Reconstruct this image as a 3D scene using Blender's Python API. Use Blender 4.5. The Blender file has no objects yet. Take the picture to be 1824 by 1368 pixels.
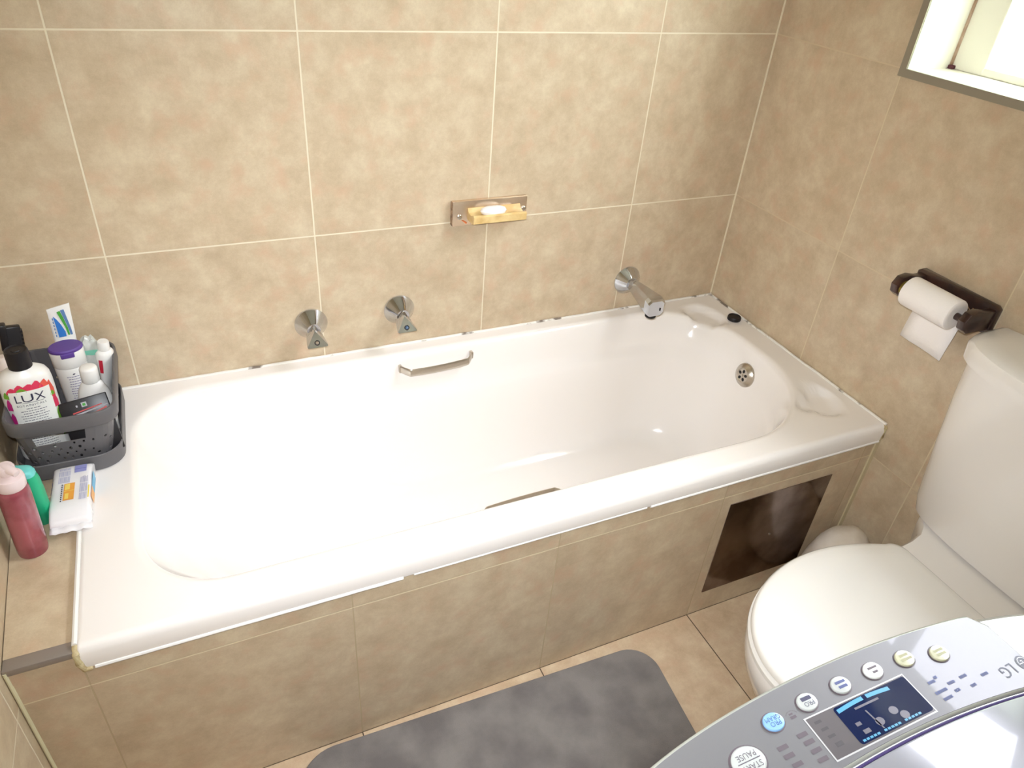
import bpy, bmesh, math, random
from mathutils import Vector, Matrix, noise
random.seed(7)
S = bpy.context.scene
COL = S.collection
PI = math.pi

# ------------------------------------------------------------------ measured room
U = 0.415                       # tile pitch
ZT = 0.4967                     # height of the bath rim
XR = 1.593                      # right wall
PY = -0.6885                    # face of the tiled bath panel
ROW0, ROW1 = 0.397, 0.812       # horizontal joints
CAM = Vector((0.1513814, -1.53812395, 1.48229575))

def lw_x(y):                    # left wall runs slightly out of square beside the bath
    return -0.2037 - 0.0454*(y+0.689) if y > -0.689 else -0.2037

# ------------------------------------------------------------------ materials
def lin(c):
    f = lambda v: v/12.92 if v <= .04045 else ((v+.055)/1.055)**2.4
    return tuple(f(v/255) for v in c)+(1,)

def newmat(name):
    m = bpy.data.materials.new(name); m.use_nodes = True
    nt = m.node_tree; nt.nodes.clear()
    out = nt.nodes.new('ShaderNodeOutputMaterial')
    b = nt.nodes.new('ShaderNodeBsdfPrincipled')
    nt.links.new(b.outputs[0], out.inputs[0])
    return m, nt, b

def P(name, col, rough=.5, metal=0, coat=0, spec=.5, var=0, vscale=20, bump=0, bscale=60, col2=None, vc=.5, trans=0, ior=1.45, sheen=0, emit=None, estr=0, crough=.05, sss=0):
    m, nt, b = newmat(name)
    N, Lk = nt.nodes, nt.links
    b.inputs['Base Color'].default_value = lin(col)
    b.inputs['Roughness'].default_value = rough
    b.inputs['Metallic'].default_value = metal
    b.inputs['Coat Weight'].default_value = coat
    b.inputs['Coat Roughness'].default_value = crough
    b.inputs['Specular IOR Level'].default_value = spec
    b.inputs['Transmission Weight'].default_value = trans
    b.inputs['IOR'].default_value = ior
    if sheen:
        b.inputs['Sheen Weight'].default_value = sheen
    if sss:
        b.inputs['Subsurface Weight'].default_value = sss
        b.inputs['Subsurface Radius'].default_value = (.01, .01, .01)
    if emit:
        b.inputs['Emission Color'].default_value = lin(emit); b.inputs['Emission Strength'].default_value = estr
    if var or bump:
        tc = N.new('ShaderNodeTexCoord')
    if var:
        nz = N.new('ShaderNodeTexNoise'); nz.inputs['Scale'].default_value = vscale; nz.inputs['Detail'].default_value = 6
        Lk.new(tc.outputs['Object'], nz.inputs['Vector'])
        mr = N.new('ShaderNodeMapRange'); mr.inputs['From Min'].default_value = vc-var; mr.inputs['From Max'].default_value = vc+var
        Lk.new(nz.outputs['Fac'], mr.inputs['Value'])
        mx = N.new('ShaderNodeMix'); mx.data_type = 'RGBA'
        c2 = lin(col2) if col2 else tuple(v*.75 for v in lin(col)[:3])+(1,)
        mx.inputs[6].default_value = lin(col); mx.inputs[7].default_value = c2
        Lk.new(mr.outputs[0], mx.inputs[0]); Lk.new(mx.outputs[2], b.inputs['Base Color'])
    if bump:
        n2 = N.new('ShaderNodeTexNoise'); n2.inputs['Scale'].default_value = bscale; n2.inputs['Detail'].default_value = 4
        Lk.new(tc.outputs['Object'], n2.inputs['Vector'])
        bp = N.new('ShaderNodeBump'); bp.inputs['Strength'].default_value = bump; bp.inputs['Distance'].default_value = .002
        Lk.new(n2.outputs['Fac'], bp.inputs['Height']); Lk.new(bp.outputs[0], b.inputs['Normal'])
    return m

def tile_mat(name, ax, offs, base=((187,167,139),(200,181,153),(212,196,168)), grout=(226,215,190), grout2=None, gw=.0032, T=U, rough=.32, grain=1.0):
    """large mottled stone-look tiles laid on two world axes, with joints"""
    m, nt, b = newmat(name); N, Lk = nt.nodes, nt.links
    geo = N.new('ShaderNodeNewGeometry'); sep = N.new('ShaderNodeSeparateXYZ'); Lk.new(geo.outputs['Position'], sep.inputs[0])
    def M(op, a, bb=None, c=None):
        n = N.new('ShaderNodeMath'); n.operation = op
        for i, v in enumerate((a, bb, c)):
            if v is None: continue
            if isinstance(v, (int, float)): n.inputs[i].default_value = v
            else: Lk.new(v, n.inputs[i])
        return n.outputs[0]
    ds, ids = [], []
    for a, o in zip(ax, offs):
        u = M('DIVIDE', M('SUBTRACT', sep.outputs['XYZ'.index(a)], o), T)
        fr = M('FRACT', u); ids.append(M('FLOOR', u))
        ds.append(M('MULTIPLY', M('MINIMUM', fr, M('SUBTRACT', 1.0, fr)), T))
    d = M('MINIMUM', ds[0], ds[1])
    mask = N.new('ShaderNodeMapRange'); mask.inputs['From Min'].default_value = gw*.38; mask.inputs['From Max'].default_value = gw*.62
    Lk.new(d, mask.inputs['Value'])
    idv = N.new('ShaderNodeCombineXYZ'); Lk.new(ids[0], idv.inputs[0]); Lk.new(ids[1], idv.inputs[1])
    wn = N.new('ShaderNodeTexWhiteNoise'); wn.noise_dimensions = '3D'; Lk.new(idv.outputs[0], wn.inputs['Vector'])
    sc = N.new('ShaderNodeVectorMath'); sc.operation = 'SCALE'; sc.inputs['Scale'].default_value = 9.0; Lk.new(wn.outputs['Color'], sc.inputs[0])
    ad = N.new('ShaderNodeVectorMath'); ad.operation = 'ADD'; Lk.new(geo.outputs['Position'], ad.inputs[0]); Lk.new(sc.outputs[0], ad.inputs[1])
    n1 = N.new('ShaderNodeTexNoise'); n1.inputs['Scale'].default_value = 17; n1.inputs['Detail'].default_value = 8; n1.inputs['Roughness'].default_value = .70; n1.inputs['Distortion'].default_value = .1
    Lk.new(ad.outputs[0], n1.inputs['Vector'])
    cr = N.new('ShaderNodeValToRGB'); e = cr.color_ramp.elements
    e[0].position = .33; e[0].color = lin(base[0]); e[1].position = .67; e[1].color = lin(base[2])
    k = e.new(.5); k.color = lin(base[1])
    Lk.new(n1.outputs['Fac'], cr.inputs[0])
    n2 = N.new('ShaderNodeTexNoise'); n2.inputs['Scale'].default_value = 24; n2.inputs['Detail'].default_value = 6
    Lk.new(ad.outputs[0], n2.inputs['Vector'])
    mp = N.new('ShaderNodeMapRange'); mp.inputs['From Min'].default_value = .52; mp.inputs['From Max'].default_value = .75; mp.inputs['To Max'].default_value = .6*grain
    Lk.new(n2.outputs['Fac'], mp.inputs['Value'])
    mx = N.new('ShaderNodeMix'); mx.data_type = 'RGBA'; Lk.new(mp.outputs[0], mx.inputs[0]); Lk.new(cr.outputs[0], mx.inputs[6]); mx.inputs[7].default_value = lin((203,168,140))
    n3 = N.new('ShaderNodeTexNoise'); n3.inputs['Scale'].default_value = 420; n3.inputs['Detail'].default_value = 2
    Lk.new(geo.outputs['Position'], n3.inputs['Vector'])
    g3 = N.new('ShaderNodeMapRange'); g3.inputs['To Min'].default_value = .93; g3.inputs['To Max'].default_value = 1.07; Lk.new(n3.outputs['Fac'], g3.inputs['Value'])
    tb = N.new('ShaderNodeMapRange'); tb.inputs['To Min'].default_value = .96; tb.inputs['To Max'].default_value = 1.03; Lk.new(wn.outputs['Value'], tb.inputs['Value'])
    fac = M('MULTIPLY', g3.outputs[0], tb.outputs[0])
    vm = N.new('ShaderNodeVectorMath'); vm.operation = 'SCALE'; Lk.new(mx.outputs[2], vm.inputs[0]); Lk.new(fac, vm.inputs['Scale'])
    fin = N.new('ShaderNodeMix'); fin.data_type = 'RGBA'; Lk.new(mask.outputs[0], fin.inputs[0]); Lk.new(vm.outputs[0], fin.inputs[7])
    gm = N.new('ShaderNodeMix'); gm.data_type = 'RGBA'; Lk.new(M('LESS_THAN', ds[0], ds[1]), gm.inputs[0]); gm.inputs[6].default_value = lin(grout2 or grout); gm.inputs[7].default_value = lin(grout); Lk.new(gm.outputs[2], fin.inputs[6])
    Lk.new(fin.outputs[2], b.inputs['Base Color'])
    rr = N.new('ShaderNodeMapRange'); rr.inputs['To Min'].default_value = .8; rr.inputs['To Max'].default_value = rough; Lk.new(mask.outputs[0], rr.inputs['Value']); Lk.new(rr.outputs[0], b.inputs['Roughness'])
    bp = N.new('ShaderNodeBump'); bp.inputs['Strength'].default_value = .35; bp.inputs['Distance'].default_value = .001
    Lk.new(mask.outputs[0], bp.inputs['Height']); Lk.new(bp.outputs[0], b.inputs['Normal'])
    return m

M_back  = tile_mat('tile_back_wall',  'XZ', (0.0, ROW1))
M_right = tile_mat('tile_right_wall', 'YZ', (-0.3925, ROW1), grout=(214,200,170), grout2=(208,190,160), gw=.0028)
M_left  = tile_mat('tile_left_wall',  'YZ', (-0.3, 0.4027))
M_front = tile_mat('tile_front_wall', 'XZ', (0.0, ROW1))
M_panel = tile_mat('tile_bath_panel', 'XZ', (0.3077, 0.4027), grout=(188,170,140), grout2=(222,208,176), gw=.0026)
M_ledge = tile_mat('tile_ledge', 'XY', (-0.31, 0.10))
M_floor = tile_mat('tile_floor', 'XY', (0.3077, -1.1035), base=((196,170,140),(210,186,156),(222,202,172)), grout=(92,76,60), gw=.0026)
M_white = P('white_plaster', (240,236,226), .85)
M_ceil  = P('ceiling_paint', (240,238,232), .9)
M_tub   = P('bath_acrylic', (246,241,237), .16, coat=.6, crough=.04)
M_seal  = P('silicone_sealant', (240,236,228), .5, var=.03, vc=.62, vscale=17, col2=(128,116,104))
M_sealw = P('clean_sealant', (244,242,238), .4)
M_sealy = P('aged_sealant', (206,192,150), .6, var=.1, vscale=60, col2=(180,160,120))
M_chrome= P('chrome', (212,216,224), .08, metal=1)
M_steel = P('brushed_steel', (200,192,180), .28, metal=1)
M_dark  = P('dark_hole', (22,20,20), .6)
M_black = P('black_rubber', (24,20,22), .45)
M_ceram = P('ceramic', (240,236,232), .14, coat=.5)
M_seat  = P('seat_plastic', (244,242,238), .22, coat=.3)
M_trim  = P('grey_tile_trim', (150,142,126), .5, metal=.2)
M_ltrim = P('grey_metal_trim', (160,152,146), .35, metal=.5)
M_mat   = P('grey_microfibre', (136,131,128), .95, var=.12, vscale=11, col2=(112,107,106), bump=.5, bscale=700, sheen=.2)
M_basket= P('grey_plastic', (98,96,98), .42, bump=.05, bscale=900)
M_wplas = P('white_plastic', (240,238,234), .3, coat=.2)
M_print = P('ink_dark', (58,56,78), .5)
M_printl= P('ink_soft', (120,116,128), .5)
M_pink  = P('petal_pink', (226,62,96), .4)
M_magenta=P('petal_magenta', (196,40,128), .4)
M_coral = P('petal_coral', (232,98,84), .4)
M_leaf  = P('leaf_green', (120,176,58), .4)
M_label = P('label_paper', (246,246,240), .4)
M_bcap  = P('black_plastic', (26,24,28), .35)
M_purple= P('purple_plastic', (98,70,150), .4)
M_red   = P('red_print', (206,44,66), .4)
M_blue  = P('blue_print', (52,120,200), .4)
M_green = P('green_print', (74,160,62), .4)
M_sblue = P('slate_blue_print', (96,130,178), .4)
M_orange= P('orange_plastic', (232,152,44), .4)
M_brown = P('brown_label', (92,54,58), .5)
M_teal  = P('teal_plastic', (36,176,128), .35)
M_tealt = P('pale_teal_plastic', (110,204,200), .35)
M_film  = P('white_film', (240,238,240), .22, coat=.6, bump=.3, bscale=45)
M_film_blue = P('film_lilac_print', (150,152,206), .3)
M_film_cy = P('film_cyan_print', (74,172,216), .3)
M_film_or = P('film_orange_print', (240,168,72), .3)
M_film_ye = P('film_yellow_print', (246,214,104), .3)
M_wood  = P('pale_varnished_wood', (226,198,140), .3, coat=.3, var=.12, vscale=30, col2=(206,170,108))
M_plate = P('polished_beige_metal', (232,212,190), .26, metal=.9)
M_soap  = P('white_soap', (250,248,246), .35, sss=.2)
M_dwood = P('dark_varnished_wood', (44,28,26), .28, coat=.5, var=.1, vscale=24, col2=(66,42,34))
M_brass = P('aged_brass', (150,132,66), .35, metal=.9)
M_paper = P('tissue_paper', (246,240,236), .95, bump=.2, bscale=300)
M_core  = P('cardboard', (150,112,84), .9)
M_bronze= P('stainless_panel', (178,168,166), .13, metal=1, var=.12, vscale=6, col2=(118,100,92))
M_cloth = P('white_cloth', (226,216,204), .95, bump=.6, bscale=40, var=.15, vscale=12, col2=(206,192,172))
M_silver= P('silver_panel', (108,107,108), .38, metal=.2, coat=.17, crough=.03, spec=.25)
M_rim   = P('grey_rim', (160,162,154), .35, metal=.2, coat=.4)
M_wbody = P('white_enamel', (244,244,242), .2, coat=.8)
M_lid   = P('washer_lid', (140,140,147), .12, coat=.2, crough=.02, spec=.3)
M_groove= P('lid_gasket', (74,62,110), .4)
M_lcd   = P('lcd_glass', (20,32,66), .06, coat=.25, crough=.01)
M_cyan  = P('lcd_cyan', (54,138,176), .3)
M_lcdg  = P('lcd_grey', (84,80,90), .3)
M_bsil  = P('button_silver', (172,175,172), .25, coat=.6)
M_bblue = P('button_blue', (124,164,206), .25, coat=.6)
M_bcream= P('button_cream', (188,187,158), .25, coat=.6)
M_inkb  = P('ink_blue', (66,74,118), .5)
M_inkg  = P('ink_mauve', (84,74,80), .5)
M_frame = P('white_window_paint', (244,240,230), .5)
M_mould = P('mouldy_sealant', (196,172,154), .8, var=.15, vscale=30, col2=(160,130,108))
M_rust  = P('rust', (96,48,60), .8)

def glassy(name, tint, tr, diff):
    m = bpy.data.materials.new(name); m.use_nodes = True; nt = m.node_tree; nt.nodes.clear()
    N, Lk = nt.nodes, nt.links
    out = N.new('ShaderNodeOutputMaterial'); t = N.new('ShaderNodeBsdfTransparent'); t.inputs[0].default_value = lin(tint)
    d = N.new('ShaderNodeBsdfTranslucent'); d.inputs[0].default_value = lin(tint)
    g = N.new('ShaderNodeBsdfGlossy'); g.inputs['Roughness'].default_value = .15
    vo = N.new('ShaderNodeTexVoronoi'); vo.inputs['Scale'].default_value = 90
    tc = N.new('ShaderNodeTexCoord'); Lk.new(tc.outputs['Object'], vo.inputs['Vector'])
    bp = N.new('ShaderNodeBump'); bp.inputs['Strength'].default_value = .6; bp.inputs['Distance'].default_value = .002
    Lk.new(vo.outputs['Distance'], bp.inputs['Height']); Lk.new(bp.outputs[0], g.inputs['Normal']); Lk.new(bp.outputs[0], d.inputs['Normal'])
    mx = N.new('ShaderNodeMixShader'); mx.inputs[0].default_value = diff; Lk.new(t.outputs[0], mx.inputs[1]); Lk.new(d.outputs[0], mx.inputs[2])
    m2 = N.new('ShaderNodeMixShader'); m2.inputs[0].default_value = .05; Lk.new(mx.outputs[0], m2.inputs[1]); Lk.new(g.outputs[0], m2.inputs[2])
    Lk.new(m2.outputs[0], out.inputs[0])
    return m
M_pane = glassy('obscure_glass', (234,240,226), tr=.4, diff=.6)
M_bag  = glassy('clear_plastic_bag', (226,232,222), tr=.4, diff=.45)
M_pinkliq = P('pink_liquid_soap', (166,88,98), .2, coat=.6, sss=.35, var=.1, vscale=18, col2=(138,62,74))
M_pinkcap = P('frosted_pink_cap', (232,214,214), .35, coat=.2, sss=.2)

# ------------------------------------------------------------------ mesh builder
class MB:
    def __init__(s): s.v = []; s.f = []; s.m = []; s.cur = 0
    def add(s, vs, fs, T=None, flip=False):
        o = len(s.v)
        for p in vs:
            p = Vector(p); s.v.append(T @ p if T else p)
        for f in fs:
            f = [o+i for i in f]
            if flip: f.reverse()
            s.f.append(f); s.m.append(s.cur)
        return s
    def bm(s, bm, T=None):
        bm.verts.ensure_lookup_table(); bm.verts.index_update()
        s.add([v.co.copy() for v in bm.verts], [[v.index for v in f.verts] for f in bm.faces], T); bm.free(); return s
    def box(s, x0, x1, y0, y1, z0, z1, bev=0, seg=2, T=None):
        b = bmesh.new(); bmesh.ops.create_cube(b, size=1)
        for v in b.verts: v.co = Vector(((x0+x1)/2+v.co.x*(x1-x0), (y0+y1)/2+v.co.y*(y1-y0), (z0+z1)/2+v.co.z*(z1-z0)))
        if bev: bmesh.ops.bevel(b, geom=list(b.edges), offset=bev, segments=seg, profile=.5, affect='EDGES')
        return s.bm(b, T)
    def loft(s, rings, cap0=True, cap1=True, T=None, closed=True):
        n = len(rings[0]); vs = [p for r in rings for p in r]; fs = []
        for k in range(len(rings)-1):
            for i in range(n if closed else n-1):
                j = (i+1) % n
                fs.append((k*n+i, k*n+j, (k+1)*n+j, (k+1)*n+i))
        if cap0: fs.append(tuple(reversed(range(n))))
        if cap1: fs.append(tuple((len(rings)-1)*n+i for i in range(n)))
        return s.add(vs, fs, T)
    def lathe(s, prof, seg=32, T=None, sx=1, sy=1):
        rings = [[(r*sx*math.cos(2*PI*i/seg), r*sy*math.sin(2*PI*i/seg), z) for i in range(seg)] for r, z in prof]
        return s.loft(rings, prof[0][0] > 1e-5, prof[-1][0] > 1e-5, T)
    def prism(s, pts, z0, z1, bev=0, seg=2, T=None):
        b = bmesh.new(); vs = [b.verts.new((x, y, z0)) for x, y in pts]; f = b.faces.new(vs)
        r = bmesh.ops.extrude_face_region(b, geom=[f])
        for g in r['geom']:
            if isinstance(g, bmesh.types.BMVert): g.co.z = z1
        bmesh.ops.recalc_face_normals(b, faces=list(b.faces))
        if bev:
            ed = [e for e in b.edges if abs(e.verts[0].co.z-e.verts[1].co.z) < 1e-6]
            bmesh.ops.bevel(b, geom=ed, offset=bev, segments=seg, profile=.5, affect='EDGES')
        return s.bm(b, T)
    def tube(s, path, rad, seg=12, sect=None, up=Vector((0,0,1))):
        path = [Vector(p) for p in path]; rings = []
        for i, p in enumerate(path):
            d = (path[min(i+1, len(path)-1)]-path[max(i-1, 0)]).normalized()
            a = d.cross(up); a = a.normalized() if a.length > 1e-4 else Vector((1,0,0)); c = a.cross(d).normalized()
            r = rad[i] if isinstance(rad, (list, tuple)) else rad
            if sect: rings.append([p+a*x+c*y for x, y in sect])
            else: rings.append([p+a*(r*math.cos(2*PI*k/seg))+c*(r*math.sin(2*PI*k/seg)) for k in range(seg)])
        return s.loft(rings)
    def quad_on(s, fn, u0, u1, w0, w1, nu=6, nw=1):
        vs = [fn(u0+(u1-u0)*i/nu, w0+(w1-w0)*j/nw) for j in range(nw+1) for i in range(nu+1)]
        fs = [(j*(nu+1)+i, j*(nu+1)+i+1, (j+1)*(nu+1)+i+1, (j+1)*(nu+1)+i) for j in range(nw) for i in range(nu)]
        return s.add(vs, fs)
    def poly_on(s, fn, pts):
        return s.add([fn(a, b) for a, b in pts], [tuple(range(len(pts)))])
    def text(s, fn, string, size, align='CENTER', spacing=1.0):
        vs, fs = glyphs(string, size, align, spacing)
        return s.add([fn(x, y) for x, y in vs], fs)

_gc = {}
def glyphs(string, size, align='CENTER', spacing=1.0):
    key = (string, align, spacing)
    if key not in _gc:
        c = bpy.data.curves.new('glyph_tmp', 'FONT'); c.body = string; c.align_x = align; c.align_y = 'CENTER'; c.size = 1; c.space_character = spacing; c.space_line = .85
        c.resolution_u = 3
        o = bpy.data.objects.new('glyph_tmp', c); COL.objects.link(o)
        dg = bpy.context.evaluated_depsgraph_get(); dg.update()
        me = bpy.data.meshes.new_from_object(o.evaluated_get(dg))
        _gc[key] = ([(v.co.x, v.co.y) for v in me.vertices], [tuple(p.vertices) for p in me.polygons])
        bpy.data.objects.remove(o); bpy.data.curves.remove(c); bpy.data.meshes.remove(me)
    vs, fs = _gc[key]
    return [(x*size, y*size) for x, y in vs], fs

def origin(o):
    p = Vector((0,0,0))
    while o: p += o.location; o = o.parent
    return p

def obj(name, mb, mats, parent=None, loc=None, smooth=True, ang=35, solid=0, label=None):
    """link the built shape as ONE mesh object; coordinates in mb are world coordinates"""
    if not isinstance(mats, (list, tuple)): mats = [mats]
    base = origin(parent) if parent else Vector(loc or (0,0,0))
    me = bpy.data.meshes.new(name); me.from_pydata([tuple(v-base) for v in mb.v], [], mb.f)
    for m in mats: me.materials.append(m)
    for p, k in zip(me.polygons, mb.m): p.material_index = k; p.use_smooth = smooth
    bm = bmesh.new(); bm.from_mesh(me); bmesh.ops.remove_doubles(bm, verts=bm.verts, dist=1e-6)
    bmesh.ops.recalc_face_normals(bm, faces=bm.faces); bm.to_mesh(me); bm.free()
    if smooth: me.set_sharp_from_angle(angle=math.radians(ang))
    o = bpy.data.objects.new(name, me); COL.objects.link(o)
    if parent: o.parent = parent
    else: o.location = base
    if solid:
        md = o.modifiers.new('thickness', 'SOLIDIFY'); md.thickness = solid; md.offset = 0
    if label: o['label'] = label
    return o

def tag(o, label, cat, group=None):
    o['label'] = label; o['category'] = cat
    if group: o['group'] = group
    return o

def thing(name, label, cat, loc, group=None):
    o = bpy.data.objects.new(name, None); COL.objects.link(o); o.location = loc; o.empty_display_size = .05
    return tag(o, label, cat, group)

def struct(name, mb, mats, **k):
    o = obj(name, mb, mats, smooth=k.pop('smooth', False), **k); o['kind'] = 'structure'; return o

def rrect(x0, x1, y0, y1, rad, ns=10, nc=8, z=0):
    """rounded rectangle ring, rad = (front-left, front-right, back-right, back-left); front is y0"""
    if isinstance(rad, (int, float)): rad = (rad,)*4
    cs = [((x0+rad[0], y0+rad[0]), rad[0], PI), ((x1-rad[1], y0+rad[1]), rad[1], 1.5*PI), ((x1-rad[2], y1-rad[2]), rad[2], 0), ((x0+rad[3], y1-rad[3]), rad[3], .5*PI)]
    arcs = [[(c[0]+r*math.cos(a+.5*PI*i/nc), c[1]+r*math.sin(a+.5*PI*i/nc), z) for i in range(nc+1)] for c, r, a in cs]
    out = []
    for k in range(4):
        out += arcs[k]; a, b = arcs[k][-1], arcs[(k+1) % 4][0]
        out += [(a[0]+(b[0]-a[0])*t/ns, a[1]+(b[1]-a[1])*t/ns, z) for t in range(1, ns)]
    return out

def TR(loc, rz=0, rx=0, ry=0):
    return Matrix.Translation(loc) @ Matrix.Rotation(rz, 4, 'Z') @ Matrix.Rotation(ry, 4, 'Y') @ Matrix.Rotation(rx, 4, 'X')
#@@SETTING
# ------------------------------------------------------------------ the room
FY = -1.98; CZ = 2.42; LW = -0.2037
struct('floor', MB().box(-.42, XR+.17, FY-.12, .12, -.1, 0), M_floor)
struct('ceiling', MB().box(-.42, XR+.17, FY-.12, .12, CZ, CZ+.1), M_ceil)
struct('wall_back', MB().box(-.42, XR+.17, 0, .12, 0, CZ), M_back)
struct('wall_front', MB().box(-.42, XR+.17, FY-.12, FY, 0, CZ), M_front)
b = MB()
xl0 = lw_x(0)
prof = [(-.42, 0), (-.42, FY), (LW, FY), (LW, -.689), (xl0, 0)]
b.prism(prof, 0, CZ)
struct('wall_left', b, M_left)
# right wall with the window opening
WY0, WY1, WZ0, WZ1, WT = -1.42, -.4035, 1.2283, 2.10, .165
b = MB(); X1 = XR+WT
def wq(p): b.add(p, [(0,1,2,3)])
ys, zs = (FY, WY0, WY1, 0), (0, WZ0, WZ1, CZ)
for i in range(3):
    for j in range(3):
        if i == 1 and j == 1: continue
        b.cur = 0; wq([(XR, ys[i], zs[j]), (XR, ys[i], zs[j+1]), (XR, ys[i+1], zs[j+1]), (XR, ys[i+1], zs[j])])
        b.cur = 1; wq([(X1, ys[i], zs[j]), (X1, ys[i+1], zs[j]), (X1, ys[i+1], zs[j+1]), (X1, ys[i], zs[j+1])])
b.cur = 1
wq([(XR, WY0, WZ0), (XR, WY1, WZ0), (X1, WY1, WZ0), (X1, WY0, WZ0)])
wq([(XR, WY0, WZ1), (X1, WY0, WZ1), (X1, WY1, WZ1), (XR, WY1, WZ1)])
wq([(XR, WY1, WZ0), (XR, WY1, WZ1), (X1, WY1, WZ1), (X1, WY1, WZ0)])
wq([(XR, WY0, WZ0), (X1, WY0, WZ0), (X1, WY0, WZ1), (XR, WY0, WZ1)])
wr = struct('wall_right', b, [M_right, M_white])
b = MB(); b.tube([(XR-.0012, -.0012, ZT+.004), (XR-.0012, -.0012, CZ)], .0026, 8)
struct('trim_2', b, P('corner_grout', (224,212,184), .7))
# grey tile-edge trim round the opening
b = MB(); t = .016; e = .004
b.box(XR-e, XR+.001, WY1, WY1+t, WZ0-t, WZ1+t); b.box(XR-e, XR+.001, WY0-t, WY0, WZ0-t, WZ1+t)
b.box(XR-e, XR+.001, WY0, WY1, WZ0-t, WZ0); b.box(XR-e, XR+.001, WY0, WY1, WZ1, WZ1+t)
struct('trim_1', b, M_trim)
# corrugated eave outside, above the window
b = MB(); vs = []; n = 200
for i in range(n+1):
    y = -2.3+2.7*i/n; dz = .011*math.sin(2*PI*y/.076)
    vs += [(X1+.001, y, 2.33+dz), (X1+.13, y, 2.305+dz)]
b.add(vs, [(2*i, 2*i+1, 2*i+3, 2*i+2) for i in range(n)])
struct('trim_3', b, P('roof_sheet', (120,118,114), .5, metal=.3), smooth=True, solid=.0012)
# window: white frame with obscure glass
FX0, FX1 = XR+.129, XR+.162
b = MB()
for y0, y1 in ((WY1-.078, WY1), (-.93, -.89), (WY0, WY0+.06)): b.box(FX0, FX1, y0, y1, WZ0, WZ1, .003)
for z0, z1 in ((WZ0, WZ0+.016), (1.70, 1.735), (WZ1-.05, WZ1)): b.box(FX0+.001, FX1-.001, WY0, WY1, z0, z1, .003)
w = struct('window_1', b, M_frame)
for k, (y0, y1) in enumerate(((-.89, WY1-.078), (WY0+.06, -.93))):
    o = obj('pane', MB().box(FX0+.012, FX0+.017, y0, y1, WZ0+.016, 1.70), M_pane, w)
b = MB(); b.box(FX0-.004, FX0, WY1-.005, WY1, WZ0+.006, WZ1); b.cur = 1
b.box(FX0-.010, FX0+.001, WY1-.013, WY1-.001, WZ0, WZ0+.008, .002)
obj('sealant', b, [M_mould, M_rust], w)

# ------------------------------------------------------------------ tiled bath surround
bs = thing('bath_surround', 'beige tiled panel and ledge built around the white bathtub', 'bath surround', (.7, PY, 0))
obj('panel', MB().box(LW, XR-.0005, PY, PY+.02, 0.0005, ZT-.044), M_panel, bs, smooth=False)
b = MB(); zl = ZT-.008
b.prism([(LW+.0005, PY+.021), (-.1085, PY+.021), (-.1085, -.0005), (xl0+.0005, -.0005)], zl-.02, zl)
obj('ledge', b, M_ledge, bs, smooth=False)
b = MB(); b.box(LW+.0005, -.1095, PY-.0015, PY+.0205, ZT-.0435, zl-.002); b.box(LW+.0005, -.1095, PY-.0025, PY+.021, zl-.012, zl+.0012, .002)
b.m = [0]*6 + [1]*(len(b.f)-6)
obj('edge_trim', b, [M_panel, M_ltrim], bs)
# joint line between panel and side walls
b = MB(); b.tube([(LW+.0034, PY-.001, .0006), (LW+.0034, PY-.001, ZT-.012)], .0030, 8); obj('corner_sealant', b, P('left_corner_grout', (222,216,180), .7), bs)
b = MB(); b.box(XR-.012, XR-.0006, PY-.004, PY, .0006, ZT-.047); obj('corner_sealant', b, P('panel_corner_grout', (206,192,156), .7), bs)

# ------------------------------------------------------------------ bathtub
tub = thing('bathtub', 'white acrylic bathtub set into the beige tiled surround', 'bathtub', (.74, -.34, ZT))
NS, NC = 30, 22
x0, x1, y0, y1 = -.1073, XR-.0008, -.694, -.0008
rings = []
for ins, z in ((.006, ZT-.040), (.001, ZT-.046), (0, ZT-.040), (.001, ZT-.016), (.004, ZT-.006), (.009, ZT-.0015), (.014, ZT)):
    rings.append(rrect(x0+ins*.35, x1-ins*.25, y0+ins, y1-ins*.25, .004, NS, NC, z))
ib = dict(x0=-.024, x1=1.523, y0=-.634, y1=-.036)
irad = (.150, .28, .22, .155)
inner = rrect(ib['x0'], ib['x1'], ib['y0'], ib['y1'], irad, NS, NC, ZT)
outer = rings[-1]
NR = 16
def dish(x, y):
    d = 0
    for cx, cy, sx, sy, rot in ((1.492, -.108, .040, .058, .30), (1.512, -.560, .036, .056, -.42)):
        dx, dy = x-cx, y-cy
        a = dx*math.cos(rot)+dy*math.sin(rot); c = -dx*math.sin(rot)+dy*math.cos(rot)
        q = (abs(a/sx)**3+abs(c/sy)**3)**(1/3)
        d = max(d, .016*max(0, min(1, (1.12-q)/.26))**1.2)
        # outlet running into the bath
        ox, oy = (cx-.05, cy-.026) if cy > -.3 else (cx-.055, cy+.0)
        tt = max(0, min(1, ((x-cx)*(ox-cx)+(y-cy)*(oy-cy))/((ox-cx)**2+(oy-cy)**2)))
        q = math.hypot(x-cx-(ox-cx)*tt, y-cy-(oy-cy)*tt)/.022
        d = max(d, .015*max(0, min(1, (1.2-q)/.5)))
    return d
for k in range(1, NR+1):
    t = k/NR
    rings.append([(o[0]+(i[0]-o[0])*t, o[1]+(i[1]-o[1])*t, ZT) for o, i in zip(outer, inner)])
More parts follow.
